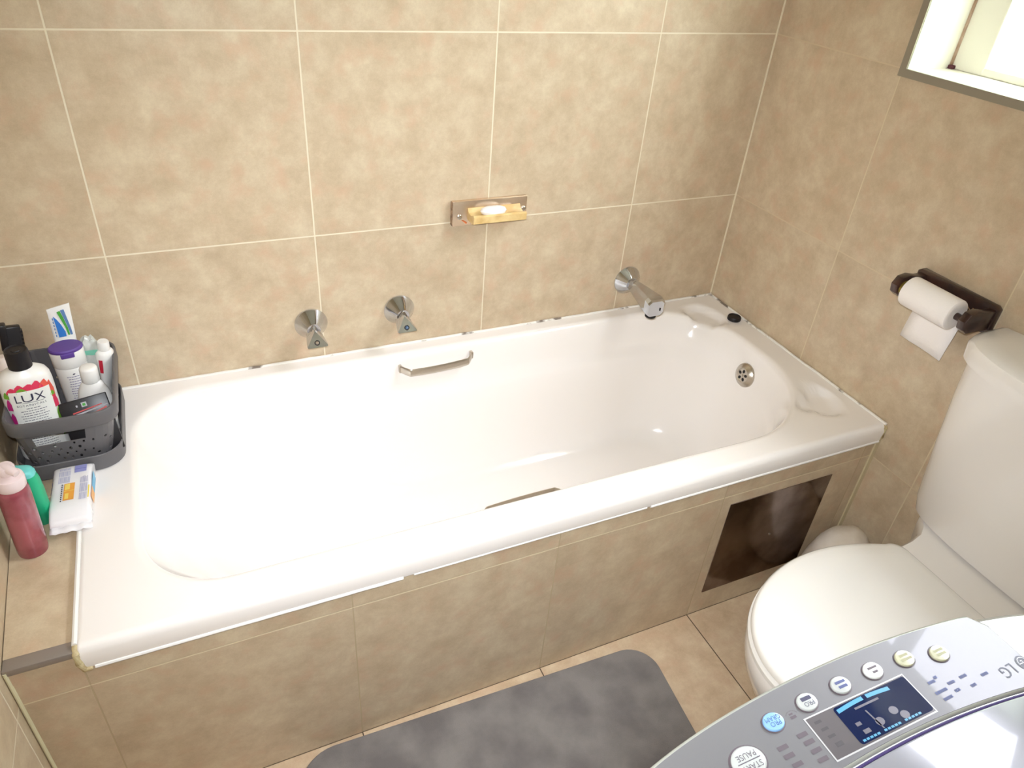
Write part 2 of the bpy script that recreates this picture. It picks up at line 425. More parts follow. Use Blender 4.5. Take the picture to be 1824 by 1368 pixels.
# soft inner lip, then the walls (gentle backrest at the left, steep foot at the right)
def lip(k, z): return rrect(ib['x0']+k, ib['x1']-k, ib['y0']+k, ib['y1']-k, tuple(max(.02, r-k*.6) for r in irad), NS, NC, z)
for k, dz in ((.004, .0006), (.008, .0022), (.012, .0055), (.015, .010), (.017, .017)): rings.append(lip(k, ZT-dz))
walls = [  # depth, left, right, front, back, radii
 (.045, .012, 1.500, -.612, -.058, (.165,.28,.23,.165)),
 (.080, .040, 1.494, -.607, -.063, (.18,.27,.23,.18)),
 (.100, .058, 1.491, -.602, -.068, (.18,.265,.23,.18)),
 (.112, .070, 1.488, -.590, -.080, (.18,.25,.22,.18)),
 (.130, .090, 1.485, -.583, -.087, (.18,.25,.22,.18)),
 (.180, .145, 1.474, -.574, -.096, (.18,.24,.22,.18)),
 (.240, .220, 1.458, -.563, -.107, (.18,.23,.21,.18)),
 (.300, .305, 1.436, -.550, -.120, (.18,.22,.2,.18)),
 (.335, .368, 1.418, -.538, -.132, (.18,.21,.19,.18)),
 (.358, .425, 1.398, -.522, -.148, (.17,.19,.18,.17)),
 (.370, .475, 1.370, -.500, -.170, (.15,.17,.16,.15)),
 (.376, .540, 1.320, -.465, -.205, (.12,.14,.13,.12)),
 (.380, .660, 1.220, -.405, -.265, (.06,.06,.06,.06)),
 (.382, .80, 1.10, -.36, -.31, (.02,.02,.02,.02))]
for d, a, c, f, g, r in walls: rings.append(rrect(a, c, f, g, r, NS, NC, ZT-d))
rings = [[(x, y, z-(dish(x, y) if z > ZT-.02 and k >= 6 else 0)) for x, y, z in r] for k, r in enumerate(rings)]
obj('tub_shell', MB().loft(rings, cap0=False), M_tub, tub, ang=60)
b = MB()
def bead(p0, p1, r, n=60, wob=.0012):
    pts = []
    for i in range(n+1):
        p = Vector(p0).lerp(Vector(p1), i/n); nz = noise.noise(p*31)*wob
        pts.append(p+Vector((nz*.4, nz*.4, nz)))
    b.tube(pts, r, 8)
bead((-.105, -.003, ZT+.0005), (XR-.004, -.003, ZT+.0005), .0036)
bead((XR-.004, -.003, ZT+.0005), (XR-.004, -.69, ZT+.0005), .0036)
obj('sealant', b, M_seal, tub)
b = MB(); bead((-.1085, -.002, ZT-.003), (-.1085, -.680, ZT-.003), .0042, wob=.0004)
bead((-.09, PY-.0035, ZT-.0475), (.40, PY-.0035, ZT-.0475), .0042, wob=.0005)
bead((.42, PY-.003, ZT-.0475), (.92, PY-.003, ZT-.0475), .0030, wob=.0005)
bead((.93, PY-.003, ZT-.0475), (XR-.01, PY-.003, ZT-.0475), .0040, wob=.0004)
obj('edge_sealant', b, M_sealw, tub)
b = MB()
b.tube([(-.108, -.680, ZT-.004), (-.1085, -.691, ZT-.012), (-.108, -.6935, ZT-.03), (-.104, -.6935, ZT-.046), (-.094, -.692, ZT-.049)], [.0045, .0055, .0055, .005, .004], 10)
obj('aged_sealant', b, M_sealy, tub, label='yellowed sealant at the left end of the rim'); b = MB()
b.tube([(XR-.003, -.683, ZT-.001), (XR-.003, -.692, ZT-.010), (XR-.004, -.692, ZT-.035), (XR-.008, -.690, ZT-.047)], [.004, .005, .0048, .003], 10)
obj('aged_sealant', b, M_sealy, tub, label='yellowed sealant at the right end of the rim')
# overflow grate on the foot wall
T = Matrix.Translation((1.4945, -.318, .419)) @ Matrix.Rotation(-PI/2+.16, 4, 'Y')
b = MB(); b.lathe([(.034, 0), (.034, .003), (.032, .006), (.0205, .013), (.019, .0128), (.018, .0115), (0, .0115)], 40, T)
b.cur = 1
for k in range(5):
    a = 2*PI*k/5
    b.lathe([(.0048, .0113), (.0048, .0121), (0, .0121)], 14, T @ Matrix.Translation((.0118*math.cos(a), .0118*math.sin(a), 0)) @ Matrix.Rotation(a, 4, 'Z'), sx=1.05, sy=.85)
b.cur = 0; b.lathe([(.0036, .0115), (.003, .0140), (0, .0140)], 12, T)
obj('overflow_grate', b, [M_steel, M_dark], tub, label='round metal overflow grate')
def grab(yw, s, zo=0):
    b = MB(); n = 40; pts = []
    xa, xb = .588, .780
    for i in range(n+1):
        t = i/n; bow = min(1, math.sin(PI*t)*3.4)**.8*(.86+.14*math.sin(PI*t))
        pts.append((xa+(xb-xa)*t, yw+s*(.002+.030*bow), ZT-.036+.006*t+zo-.0015*math.sin(PI*t)))
    sec = [(.0035*math.cos(a)*1.0, .0105*math.sin(a)) for a in [2*PI*k/14 for k in range(14)]]
    b.tube(pts, 1, sect=sec)
    for i in (0, -1): b.box(pts[i][0]-.004, pts[i][0]+.004, yw-.004, yw+.008 if s > 0 else yw+.004, pts[i][2]-.010, pts[i][2]+.010, .002) if s > 0 else b.box(pts[i][0]-.004, pts[i][0]+.004, yw-.008, yw+.004, pts[i][2]-.010, pts[i][2]+.010, .002)
    obj('grab_handle', b, M_steel, tub, label='brushed metal grab handle')
grab(-.0575, -1); grab(-.6125, 1, -.016)

pl = MB(); pl.lathe([(0, 0), (.0175, 0), (.0195, .002), (.0195, .009), (.018, .0115), (.0165, .0118), (.0155, .0095), (0, .0095)], 32, Matrix.Translation((1.5575, -.1575, ZT+.0003)))
tag(obj('bath_plug', pl, M_black, loc=(1.5575, -.1575, ZT)), 'black rubber plug resting on the bath rim by the corner', 'plug')
#@@FITTINGS
# ------------------------------------------------------------------ wall taps
def wallT(x, z): return Matrix.Translation((x, 0, z)) @ Matrix.Rotation(PI/2, 4, 'X')     # local z points out of the back wall
def ring_tri(y, cz, hw, h, rnd, n=30):
    # rounded triangle, apex up
    P3 = [(-hw, cz-h*.42), (hw, cz-h*.42), (0, cz+h*.58)]
    out = []
    for k in range(3):
        p = Vector(P3[k]); a = Vector(P3[k-1]); c = Vector(P3[(k+1) % 3])
        s, e = p+(a-p).normalized()*rnd, p+(c-p).normalized()*rnd
        for i in range(n//3):
            t = i/(n//3-1)*.86; q = (1-t)**2*s+2*t*(1-t)*p+t*t*e
            out.append((q.x, y, q.y))
    return out
def make_tap(x, z, label, insert):
    t = thing('bath_tap', label, 'tap', (x, 0, z), 'chrome wall taps above the bath')
    b = MB(); b.lathe([(.0385, .0005), (.0388, .003), (.0375, .0055), (.0165, .034), (.0155, .036), (.0, .036)], 48, wallT(x, z))
    obj('flange', b, M_chrome, t, ang=25)
    b = MB()
    rings = [ring_tri(-.024, z+.000, .0200, .036, .010), ring_tri(-.040, z-.004, .0230, .036, .009), ring_tri(-.058, z-.0110, .0265, .033, .006), ring_tri(-.0615, z-.0122, .0252, .030, .006), ]
    rings = [[(x+p[0], p[1]-(.027*(z-.012-p[2])/.03 if k >= 2 else 0), p[2]) for p in r] for k, r in enumerate(rings)]
    b.loft(rings); h = obj('handle', b, M_chrome, t, ang=25)
    b = MB(); T = Matrix.Translation((x, -.0655, z-.0165)) @ Matrix.Rotation(PI/2-.72, 4, 'X')
    b.lathe([(.0062, -.001), (.0062, .0014), (.0048, .0016), (.0042, .0010)], 24, T); b.cur = 1; b.lathe([(.0044, .0008), (.0025, .0018), (0, .002)], 20, T)
    obj('indicator', b, [M_dark, insert], h)
    return t
make_tap(.3885, .5935, 'left chrome wall tap with a brassy indicator dot', P('indicator_brown', (140,124,104), .3))
make_tap(.6045, .5975, 'right chrome wall tap with a dark blue indicator dot', P('indicator_blue', (74,96,124), .2))

# spout
sx, sz = 1.2725, .5875
t = thing('bath_spout', 'chrome bath spout on the tiled wall above the plug end', 'bath spout', (sx, 0, sz))
b = MB(); b.lathe([(.041, .0005), (.0413, .003), (.040, .0055), (.019, .026), (.0175, .028), (0, .028)], 48, wallT(sx, sz)); obj('flange', b, M_chrome, t, ang=25)
def octa(y, cx, cz, w, h, c):
    return [(cx+a*w, y, cz+e*h) for a, e in ((-1,-1+c),(-1+c,-1),(1-c,-1),(1,-1+c),(1,1-c),(1-c,1),(-1+c,1),(-1,1-c))]
b = MB()
b.loft([octa(-.020, sx, sz, .0125, .0125, .55), octa(-.034, sx, sz, .0145, .0145, .45), octa(-.09, sx-.001, sz-.002, .0220, .0190, .34), octa(-.140, sx-.002, sz-.005, .0285, .0230, .30), octa(-.153, sx-.002, sz-.009, .0275, .0235, .34), octa(-.157, sx-.002, sz-.011, .0245, .0215, .38)])
obj('spout_body', b, M_chrome, t, ang=12)
b = MB(); b.lathe([(.0150, -.004), (.0150, .009), (.0135, .011), (.012, .009), (0, .009)], 24, Matrix.Translation((sx-.004, -.141, sz-.0315)) @ Matrix.Rotation(PI, 4, 'X')); obj('outlet', b, M_dark, t)
b = MB(); b.box(sx+.010, sx+.0125, -.1588, -.154, sz-.018, sz-.010); obj('logo_mark', b, M_dark, t)

# soap dish
dx0, dx1 = .735, .928
t = thing('soap_dish', 'small wall soap dish with pale wooden shelf on the back wall', 'soap dish', ((dx0+dx1)/2, 0, .835))
b = MB(); b.box(dx0, dx1, -.013, -.0005, .806, .867, .002); obj('back_plate', b, M_plate, t)
b = MB()
prof = [(-.014, .822), (-.046, .8215), (-.055, .825), (-.056, .841), (-.052, .8445), (-.046, .842), (-.035, .838), (-.022, .841), (-.014, .850)]
b.loft([[(.772, y, z) for y, z in prof], [(.775, y, z) for y, z in prof], [(.905, y, z) for y, z in prof], [(.908, y, z) for y, z in prof]])
obj('shelf', b, M_wood, t)
b = MB(); b.lathe([(.0062, 0), (.0062, .002), (.004, .0035), (0, .0035)], 20, Matrix.Translation((.752, -.013, .829)) @ Matrix.Rotation(PI/2, 4, 'X')); obj('screw', b, M_steel, t)
b = MB(); b.lathe([(.0062, 0), (.0062, .002), (.004, .0035), (0, .0035)], 20, Matrix.Translation((.919, -.013, .836)) @ Matrix.Rotation(PI/2, 4, 'X')); obj('screw', b, M_steel, t)
b = MB(); b.add([(.757,-.0135,.821),(.764,-.0135,.8195),(.772,-.0135,.814),(.770,-.0135,.810),(.762,-.0135,.815)], [(0,1,2,3)]); b.cur = 1
b.box(dx0-.0012, dx0+.0002, -.0131, -.001, .808, .865); obj('stain', b, [P('rust_orange', (206,112,64), .7), P('dark_grime', (92,72,60), .7, var=.2, vscale=120, col2=(190,160,130))], t)
b = MB()
b.lathe([(0, -.010), (.02, -.0095), (.030, -.006), (.0335, 0), (.030, .006), (.02, .0095), (0, .0105)], 40, TR((.829, -.036, .8475), .02, -.12), sx=1.0, sy=.52)
tag(obj('soap_bar', b, M_soap, loc=(.829, -.036, .8475)), 'white oval soap bar lying in the wall soap dish', 'soap')

# inspection panel
ix0, ix1, iz0, iz1 = 1.163, 1.470, .076, .3755
t = thing('inspection_panel', 'shiny dark square metal access cover in the bath panel', 'access panel', ((ix0+ix1)/2, PY, .2))
obj('cover', MB().box(ix0, ix1, PY-.0022, PY-.0002, iz0, iz1, .0006, 1), M_bronze, t)
b = MB(); b.lathe([(.0032, 0), (.003, .0015), (0, .002)], 14, Matrix.Translation((1.327, PY-.0022, .224)) @ Matrix.Rotation(PI/2, 4, 'X')); obj('knob', b, M_chrome, t)

# toilet roll holder
ty0, ty1 = -.808, -.616
t = thing('toilet_roll_holder', 'dark wooden toilet roll holder on the right wall', 'toilet roll holder', (XR, -.71, .845))
b = MB()
T = Matrix.Translation((XR-.0005, 0, 0)) @ Matrix.Rotation(-PI/2, 4, 'Y')   # local z -> -x ; local x -> z ; local y -> y
b.prism([(.817, ty0), (.868, ty0), (.874, ty0+.008), (.874, ty1-.008), (.868, ty1), (.817, ty1), (.812, ty1-.006), (.812, ty0+.006)], 0, .016, .003, 2, T)
obj('back_board', b, M_dwood, t)
def arm(yc):
    b = MB(); w = .009
    pts = [(XR-.015, .822), (XR-.015, .866), (XR-.04, .866), (XR-.068, .872), (XR-.088, .868), (XR-.098, .852), (XR-.094, .834), (XR-.080, .824), (XR-.05, .824)]
    n = len(pts)
    TT = Matrix(((1,0,0,0),(0,0,1,0),(0,1,0,0),(0,0,0,1)))
    b.prism(pts, yc-w, yc+w, .003, 2, TT); return obj('arm', b, M_dwood, t)
a1 = arm(-.632); a2 = arm(-.796)
rc = (XR-.076, .846)
b = MB(); b.tube([(rc[0], -.788, rc[1]), (rc[0], -.770, rc[1]), (rc[0], -.64, rc[1])], [.007, .0075, .0075], 16)
obj('rod', b, M_dwood, t)
b = MB(); b.tube([(rc[0], -.6415, rc[1]), (rc[0], -.646, rc[1])], .016, 20); obj('cap_ring', b, M_brass, a1, label='tarnished brass ring')
b = MB(); gold = [(-.03, -.68), (-.012, -.70), (.004, -.692), (.012, -.672)]
for k in range(5):
    y = -.775+.019*k
    b.tube([(XR-.0172, y, .838+.006*math.sin(k*2.1)), (XR-.0172, y+.008, .846+.004*math.sin(k)), (XR-.0172, y+.015, .842+.008*math.cos(k*1.7))], .0007, 6)
obj('scroll_ornament', b, P('faded_gilt', (150,118,84), .4, metal=.6), t)

# toilet roll
t = thing('toilet_roll', 'small white toilet roll with a hanging sheet on the dark holder', 'toilet roll', (rc[0], -.712, rc[1]))
Tr = Matrix.Translation((rc[0], -.769, rc[1])) @ Matrix.Rotation(-PI/2, 4, 'X')
b = MB(); b.lathe([(.0195, 0), (.029, 0), (.0315, .0015), (.0325, .004), (.0325, .109), (.0315, .1125), (.029, .114), (.0195, .114), (.0195, 0)], 48, Tr)
obj('roll', b, M_paper, t)
b = MB(); b.lathe([(.0192, .0004), (.0192, .1136), (.0186, .1136), (.0186, .0004), (.0192, .0004)], 40, Tr); obj('core', b, P('pale_core', (226,222,222), .9), t)
b = MB(); pts = []
for k in range(10):
    a = -.1+k/9*(-.6)
    pts.append((rc[0]+.0328*math.cos(a+.15), rc[1]+.0328*math.sin(a+.15)))
xs = pts[-1][0]; pts = [(rc[0]+.0329, rc[1]+.004), (rc[0]+.0331, rc[1]-.01), (rc[0]+.032, rc[1]-.03), (rc[0]+.029, rc[1]-.055), (rc[0]+.025, rc[1]-.08), (rc[0]+.021, rc[1]-.108)]
vs = []; fs = []
for i, (x, z) in enumerate(pts):
    for j in range(5):
        y = -.767+.105*j/4; vs.append((x+.0012*math.sin(j*1.9+i), y, z-.004*(1-j/4)*i/5))
for i in range(len(pts)-1):
    for j in range(4): fs.append((i*5+j, i*5+j+1, (i+1)*5+j+1, (i+1)*5+j))
b.add(vs, fs); obj('hanging_sheet', b, M_paper, t, solid=.0006)
#@@TOILET
# ------------------------------------------------------------------ toilet
tc = -1.075
t = thing('toilet', 'white toilet with closed lid and cistern against the right wall', 'toilet', (1.25, tc, 0))
def egg(xf, xm, xb, hw, hb, z, n=44, rnd=.03, cy=tc):
    """front half ellipse from xf to xm, straight-ish back to xb, half widths hw (at xm) and hb (at xb)"""
    right = []
    for i in range(n+1):
        a = PI/2*i/n; right.append((xm-(xm-xf)*math.cos(a), -hw*math.sin(a)))
    m = 12
    for i in range(1, m+1):
        u = i/m; right.append((xm+(xb-rnd-xm)*u, -(hw+(hb-hw)*u*u)))
    for i in range(1, 9):
        a = PI/2*i/8; right.append((xb-rnd+rnd*math.sin(a), -(hb-rnd)-rnd*math.cos(a)))
    left = [(x, -y) for x, y in reversed(right[1:])]
    return [(x, cy+y, z) for x, y in right+left]
b = MB()
b.loft([egg(1.12, 1.34, 1.50, .105, .10, 0.0005), egg(1.115, 1.34, 1.50, .108, .10, .03), egg(1.10, 1.33, 1.49, .098, .095, .10), egg(1.035, 1.27, 1.48, .125, .11, .18), egg(.972, 1.22, 1.47, .162, .13, .26), egg(.944, 1.20, 1.46, .180, .138, .32), egg(.936, 1.20, 1.45, .187, .142, .350), egg(.936, 1.20, 1.45, .187, .142, .372), egg(.941, 1.20, 1.446, .182, .138, .380)])
obj('bowl', b, M_ceram, t, ang=50)
# rear deck carrying the cistern
def deck(z, k=0):
    out = [(1.36+k, -.13+k), (1.40, -.138+k), (1.44, -.142+k), (1.475, -.150+k), (1.50, -.165+k), (1.52, -.185+k), (1.54, -.196+k), (XR-.004, -.198+k)]
    return [(x, tc+y, z) for x, y in out]+[(x, tc-y, z) for x, y in reversed(out)]
b = MB(); b.loft([deck(.25, .03), deck(.33, .006), deck(.380, 0), deck(.398, .0), deck(.4055, .006)])
obj('rear_deck', b, M_ceram, t, ang=40)
b = MB()
b.loft([egg(.938, 1.20, 1.392, .188, .150, .3805), egg(.932, 1.20, 1.395, .193, .153, .384), egg(.932, 1.20, 1.395, .193, .153, .392), egg(.937, 1.20, 1.392, .188, .150, .396)])
obj('seat_ring', b, M_seat, t, ang=50)
b = MB()
L = [egg(.941, 1.20, 1.397, .185, .146, .3975), egg(.935, 1.20, 1.400, .190, .150, .401), egg(.935, 1.20, 1.400, .190, .150, .408), egg(.940, 1.20, 1.397, .185, .146, .4135), egg(.950, 1.20, 1.392, .176, .138, .4165), egg(.985, 1.20, 1.375, .145, .115, .4195), egg(1.06, 1.20, 1.33, .08, .07, .4210, rnd=.02)]
b.loft(L); obj('lid', b, M_seat, t, ang=50)
# cistern: bow-fronted, wider at the top
ccy = -1.068
def cist(xb, xf, hw, z, n=30, r=.04):
    pts = [(xb, -hw)]
    for i in range(n+1):
        a = -PI/2+PI*i/n; pts.append((xb-.035-(xb-.035-xf)*abs(math.cos(a))**.62, hw*math.copysign(abs(math.sin(a))**.80, math.sin(a))))
    pts.append((xb, hw))
    return [(x, ccy+y, z) for x, y in pts]
XB = XR-.003
b = MB(); b.loft([cist(XB, 1.508, .195, .4065), cist(XB, 1.492, .206, .413), cist(XB, 1.482, .215, .45), cist(XB, 1.460, .228, .60), cist(XB, 1.446, .236, .72), cist(XB, 1.440, .239, .796)])
obj('cistern', b, M_ceram, t, ang=40)
b = MB(); b.loft([cist(XB, 1.436, .243, .796), cist(XB, 1.428, .250, .800), cist(XB, 1.426, .252, .826), cist(XB, 1.431, .247, .836), cist(XB, 1.444, .236, .841), cist(XB, 1.47, .20, .844)])
obj('cistern_lid', b, M_ceram, t, ang=40)

# crumpled white bundle in the corner behind the toilet
b = MB(); bm = bmesh.new(); bmesh.ops.create_icosphere(bm, subdivisions=4, radius=1)
for v in bm.verts:
    n = v.co.normalized(); d = 1+.07*noise.noise(n*1.7+Vector((3,1,7)))+.02*noise.noise(n*6)
    p = Vector((n.x*.088*d, n.y*.072*d, n.z*.14*d)); p.z = max(p.z, -.128)
    v.co = p+Vector((1.487, -.782, .1285))
b.bm(bm); tag(obj('cloth_bundle', b, M_cloth, loc=(1.487, -.782, 0)), 'dingy white bundle in the floor corner between bath panel and toilet', 'cloth')

# ------------------------------------------------------------------ bath mat
pts = []
def arc(cx, cy, r, a0, a1, n=10): return [(cx+r*math.cos(a0+(a1-a0)*i/n), cy+r*math.sin(a0+(a1-a0)*i/n)) for i in range(n+1)]
outl = arc(.915, -.790, .068, -.05, PI/2) + arc(.245, -.785, .085, PI/2, PI) + arc(.245, -1.13, .085, PI, 1.5*PI) + arc(.875, -1.13, .075, -.5*PI, -.12)
mm = MB(); mm.prism(outl, .0008, .011, .004, 3)
tag(obj('bath_mat', mm, M_mat, loc=(.55, -.95, 0)), 'grey rounded bath mat on the tiled floor along the bath panel', 'bath mat')
#@@WASHER
# ------------------------------------------------------------------ washing machine (top loader, seen from behind its left shoulder)
zt = .930
t = thing('washing_machine', 'silver and white top loading washing machine in the foreground', 'washing machine', (.62, -1.6, 0))
wx0, wx1 = .345, .885
b = MB(); b.loft([rrect(wx0+.006, wx1-.006, -1.90, -1.352, .03, 8, 6, z) for z in (.02, .80, .86)] + [rrect(wx0+.02, wx1-.02, -1.88, -1.37, .03, 8, 6, .87)])
obj('body', b, M_wbody, t, ang=40)
b = MB()
for px in (wx0+.06, wx1-.06):
    for py in (-1.41, -1.85):
        b = MB(); b.lathe([(.02, .0005), (.02, .012), (.012, .02), (.012, .024)], 16, Matrix.Translation((px, py, 0))); obj('foot', b, M_bcap, t)
def front(x):                                # bowed front edge of the top cover
    u = (x-.615)/.27
    return -1.3095-.030*u*u-.012*abs(u)**6
def top_outline(ins, n=26):
    xs = [wx0+ins+(wx1-wx0-2*ins)*i/n for i in range(n+1)]
    return [(x, -1.905+ins) for x in xs]+[(x, front(x)-ins) for x in reversed(xs)]
rg = lambda ins, z: [(x, y, z) for x, y in top_outline(ins)]
b = MB(); b.loft([rg(.012, .855), rg(.003, .862), rg(0, .885), rg(.0, .912), rg(.003, .922), rg(.009, .9275)])
obj('top_cover', b, M_rim, t, ang=40)
b = MB(); b.loft([rg(.0095, .926), rg(.010, .9282)]); obj('top_skin', b, M_wbody, t, ang=40, label='white enamel top')
# control panel, raised, with a rounded grey edge
px0, px1 = .378, .7905
def pan_in(x): u = (x-.615)/.27; return -1.3945-.035*u*u+.004
def pan_outline(ins, n=40):
    out = []
    xs = [px0+ins+(px1-ins-px0-ins)*i/n for i in range(n+1)]
    for x in xs: out.append((x, pan_in(x)+ins))
    for x in reversed(xs):
        f = front(x)-.0006-ins
        dx = (px1-ins)-x; dl = x-(px0+ins)
        r = .014
        for dd in (dx, dl):
            if dd < r: f -= r-math.sqrt(max(0, r*r-(r-dd)**2))
        out.append((x, f))
    return out
pr = lambda ins, z: [(x, y, z) for x, y in pan_outline(ins)]
b = MB(); b.loft([pr(0, .915), pr(0, .9275), pr(.0010, .9302), pr(.0028, .9310)]); obj('panel_edge', b, M_rim, t, ang=50)
b = MB(); b.loft([pr(.0026, .9296), pr(.0032, .9314)]); pn = obj('control_panel', b, M_silver, t, ang=50)
ZP = .9315
b = MB(); n = 40
xs = [px0+(px1+.085-px0)*i/n for i in range(n+1)]
b.tube([(x, pan_in(x)-.0022, .9300) for x in xs], .0013, 8); obj('lid_gasket', b, M_groove, t)
b = MB()
lo = [(x, pan_in(x)-.0034) for x in xs] ; lo = lo+[(px1+.085, -1.86), (px0, -1.86)]
b.prism(lo, .926, .9325, .002, 2); obj('lid', b, M_lid, t, ang=40)
def pp(x0, y0, rot=0.0, z=ZP+.0002):          # print facing someone standing at the front: text up = -y, text right = -x
    c, s = math.cos(rot), math.sin(rot)
    return lambda a, e: Vector((x0-(a*c-e*s), y0-(a*s+e*c), z))
# display window
b = MB(); dxa, dxb, dya, dyb = .5478, .6635, -1.3845, -1.3460
fr = pp(0, 0)
def rectp(x0, x1, y0, y1, z): b.add([(x0, y0, z), (x1, y0, z), (x1, y1, z), (x0, y1, z)], [(0,1,2,3)])
rectp(dxa, dxb, dya, dyb, ZP+.0002); b.cur = 1; rectp(dxa+.0012, dxb-.0012, dya+.0012, dyb-.0012, ZP+.0004)
b.cur = 2; ro = rrect(.5775, dxb-.0014, dya+.0026, dyb-.0022, .003, 2, 4, ZP+.0006); b.add(ro, [tuple(range(len(ro)))])
b.cur = 3
n = 14
up_ = [(.580+.060*i/n, dyb-.0045+.0018*math.sin(PI*i/n)) for i in range(n+1)]; dn = [(x, y-.0034) for x, y in up_]
for i in range(n):
    if i == 7: continue
    b.add([(*up_[i], ZP+.0008), (*up_[i+1], ZP+.0008), (*dn[i+1], ZP+.0008), (*dn[i], ZP+.0008)], [(0,1,2,3)])
for i in range(18):
    if i % 6 == 5: continue
    x = .581+.004*i; rectp(x, x+.003, dya+.0040, dya+.0058, ZP+.0008)
b.cur = 4
rectp(.596, .6235, -1.3566, -1.3548, ZP+.0008); rectp(.586, .5915, -1.3685, -1.3655, ZP+.0008); rectp(.5875, .5945, -1.3760, -1.3725, ZP+.0008)
for cx, cy in ((.608, -1.372), (.627, -1.369), (.6335, -1.3755)):
    ro = [(cx+.0045*math.cos(a), cy+.0035*math.sin(a), ZP+.0008) for a in [2*PI*k/16 for k in range(16)]]; b.add(ro, [tuple(range(16))])
b.add([(.603,-1.3600,ZP+.0008),(.6045,-1.3600,ZP+.0008),(.6075,-1.378,ZP+.0008),(.606,-1.378,ZP+.0008)], [(0,1,2,3)])
b.cur = 5
for k in range(4):
    y = -1.3525-.0068*k; rectp(.5540+.0010*k, .5610+.0012*k, y-.0014-(.0014 if k == 3 else 0), y+.0010, ZP+.0006)
obj('display', b, [P('display_border', (196,196,196), .2, coat=.5), P('display_bezel', (96,92,94), .15, coat=.2), M_lcd, M_cyan, M_lcdg, P('ink_grey', (60,54,58), .5)], t)
# push buttons
def push(x, y, rx_, ry_, mat, rows, size, ink=None, rot=0):
    b = MB(); T = Matrix.Translation((x, y, ZP-.0006)) @ Matrix.Rotation(rot, 4, 'Z')
    b.cur = 1; b.lathe([(1.12, .0004), (1.12, .0009), (1.0, .0010)], 36, T @ Matrix.Diagonal((rx_, ry_, 1, 1)))
    b.cur = 0; b.lathe([(1.0, .0006), (1.0, .0022), (.93, .0030), (.6, .0034), (0, .0036)], 36, T @ Matrix.Diagonal((rx_, ry_, 1, 1)))
    b.cur = 2; f = pp(x, y, rot, ZP+.0031)
    for (s, dy) in rows:
        if s is None or isinstance(s, float):
            w = s or rx_*1.1
            tk = size*.3 if size < .006 else .0004; b.quad_on(f, -w/2, w/2, dy-tk, dy+tk, 3)
        else:
            b.text(lambda a, e: f(a, e+dy), s, size)
    obj('push_button', b, [mat, M_inkg, ink or M_print], t)
bx = .0098; by = .0078
push(.5219, -1.3388, bx, by, M_bblue, [('PRO', .0021), ('GRAM', -.0024)], .0056, P('ink_navy', (60,80,130), .5))
push(.5614, -1.3355, bx, by, M_bsil, [('PRO', .0021), (.0105, -.0024)], .0056, M_print)
push(.6013, -1.3342, bx, by, M_bsil, [(.0095, .0022), (.011, -.0020)], .0040, M_inkb)
push(.6400, -1.3342, bx, by, P('button_white', (208,210,206), .2, coat=.6), [(.006, .0022), (.0105, -.0020)], .0032, M_inkg)
push(.6780, -1.3358, bx, by, M_bcream, [(.0125, .0016), (.010, -.0024)], .0040, P('ink_olive', (150,147,112), .5))
push(.7138, -1.3440, bx, by, M_bcream, [(.011, .0016), (.011, -.0024)], .0040, P('ink_olive_pale', (156,155,118), .5))
push(.4805, -1.3575, .0150, .0120, M_bsil, [('START', .0045), (.022, .0002), ('PAUSE', -.0042)], .0066, P('ink_plum', (86,78,88), .5))
# printed legends and logo
b = MB()
for x, y, n_ in ((.5375, -1.3562, 0), (.5385, -1.3630, 0), (.5390, -1.3706, 0), (.5389, -1.3783, 0), (.5148, -1.3585, 0), (.5150, -1.3657, 0), (.5165, -1.3737, 0)):
    rectp(x-.0050, x+.0050, y-.0018, y+.0018, ZP+.0002)
b.cur = 1
for x, y, w in ((.6832,-1.3621,.010),(.6905,-1.3600,.006),(.6857,-1.3718,.012),(.6785,-1.3719,.005),(.7000,-1.3690,.010),(.7152,-1.3687,.009),(.7174,-1.3785,.008),(.7376,-1.3745,.011),(.6843,-1.3787,.012),(.6985,-1.3765,.007)):
    for k in range(max(2, int(w/.0022))):
        xx = x-w/2+k*.0022; rectp(xx, xx+.0017, y-.0013, y+.0013, ZP+.0002)
b.cur = 2
for k in range(9):
    a = .35+2.4*k/9; a2 = a+.2
    q = lambda r, aa: (.5415+r*math.cos(aa), -1.3405+.75*r*math.sin(aa), ZP+.0002)
    b.add([q(.0058, a), q(.0064, a), q(.0064, a2), q(.0058, a2)], [(0,1,2,3)])
rectp(.5385, .5445, -1.3425, -1.3402, ZP+.0002); rectp(.539, .543, -1.3392, -1.3378, ZP+.0002)
obj('printed_legend', b, [M_inkg, P('ink_pale_blue', (78,86,132), .5), M_inkg], pn)
b = MB()
b.text(pp(.7605, -1.3800, .03), 'LG', .0150)
cxx, cyy, R = .7822, -1.3802, .0072
ro = [(cxx+R*math.cos(2*PI*k/32), cyy+R*math.sin(2*PI*k/32), ZP+.0002) for k in range(32)]; b.add(ro, [tuple(range(32))])
b.cur = 1
f = pp(cxx, cyy, 0, ZP+.0004)
def arcstrip(r0, r1, a0, a1, n=18):
    vs = []
    for i in range(n+1):
        a = a0+(a1-a0)*i/n; vs += [f(r0*math.cos(a), r0*math.sin(a)), f(r1*math.cos(a), r1*math.sin(a))]
    b.add(vs, [(2*i, 2*i+1, 2*i+3, 2*i+2) for i in range(n)])
arcstrip(.0050, .0057, .95, 2*PI); b.quad_on(f, .0010, .0056, -.00035, .00035, 1)
b.quad_on(f, -.0004, .0004, -.0022, .0030, 1); b.quad_on(f, -.0004, .0018, -.0026, -.0018, 1); arcstrip(0, .0008, 0, 2*PI)
b.v[-38:] = [Vector((v.x+.0024, v.y-.0022, v.z)) for v in b.v[-38:]]
obj('logo', b, [P('logo_ink', (36,34,56), .4), P('logo_line', (206,206,214), .3)], pn)
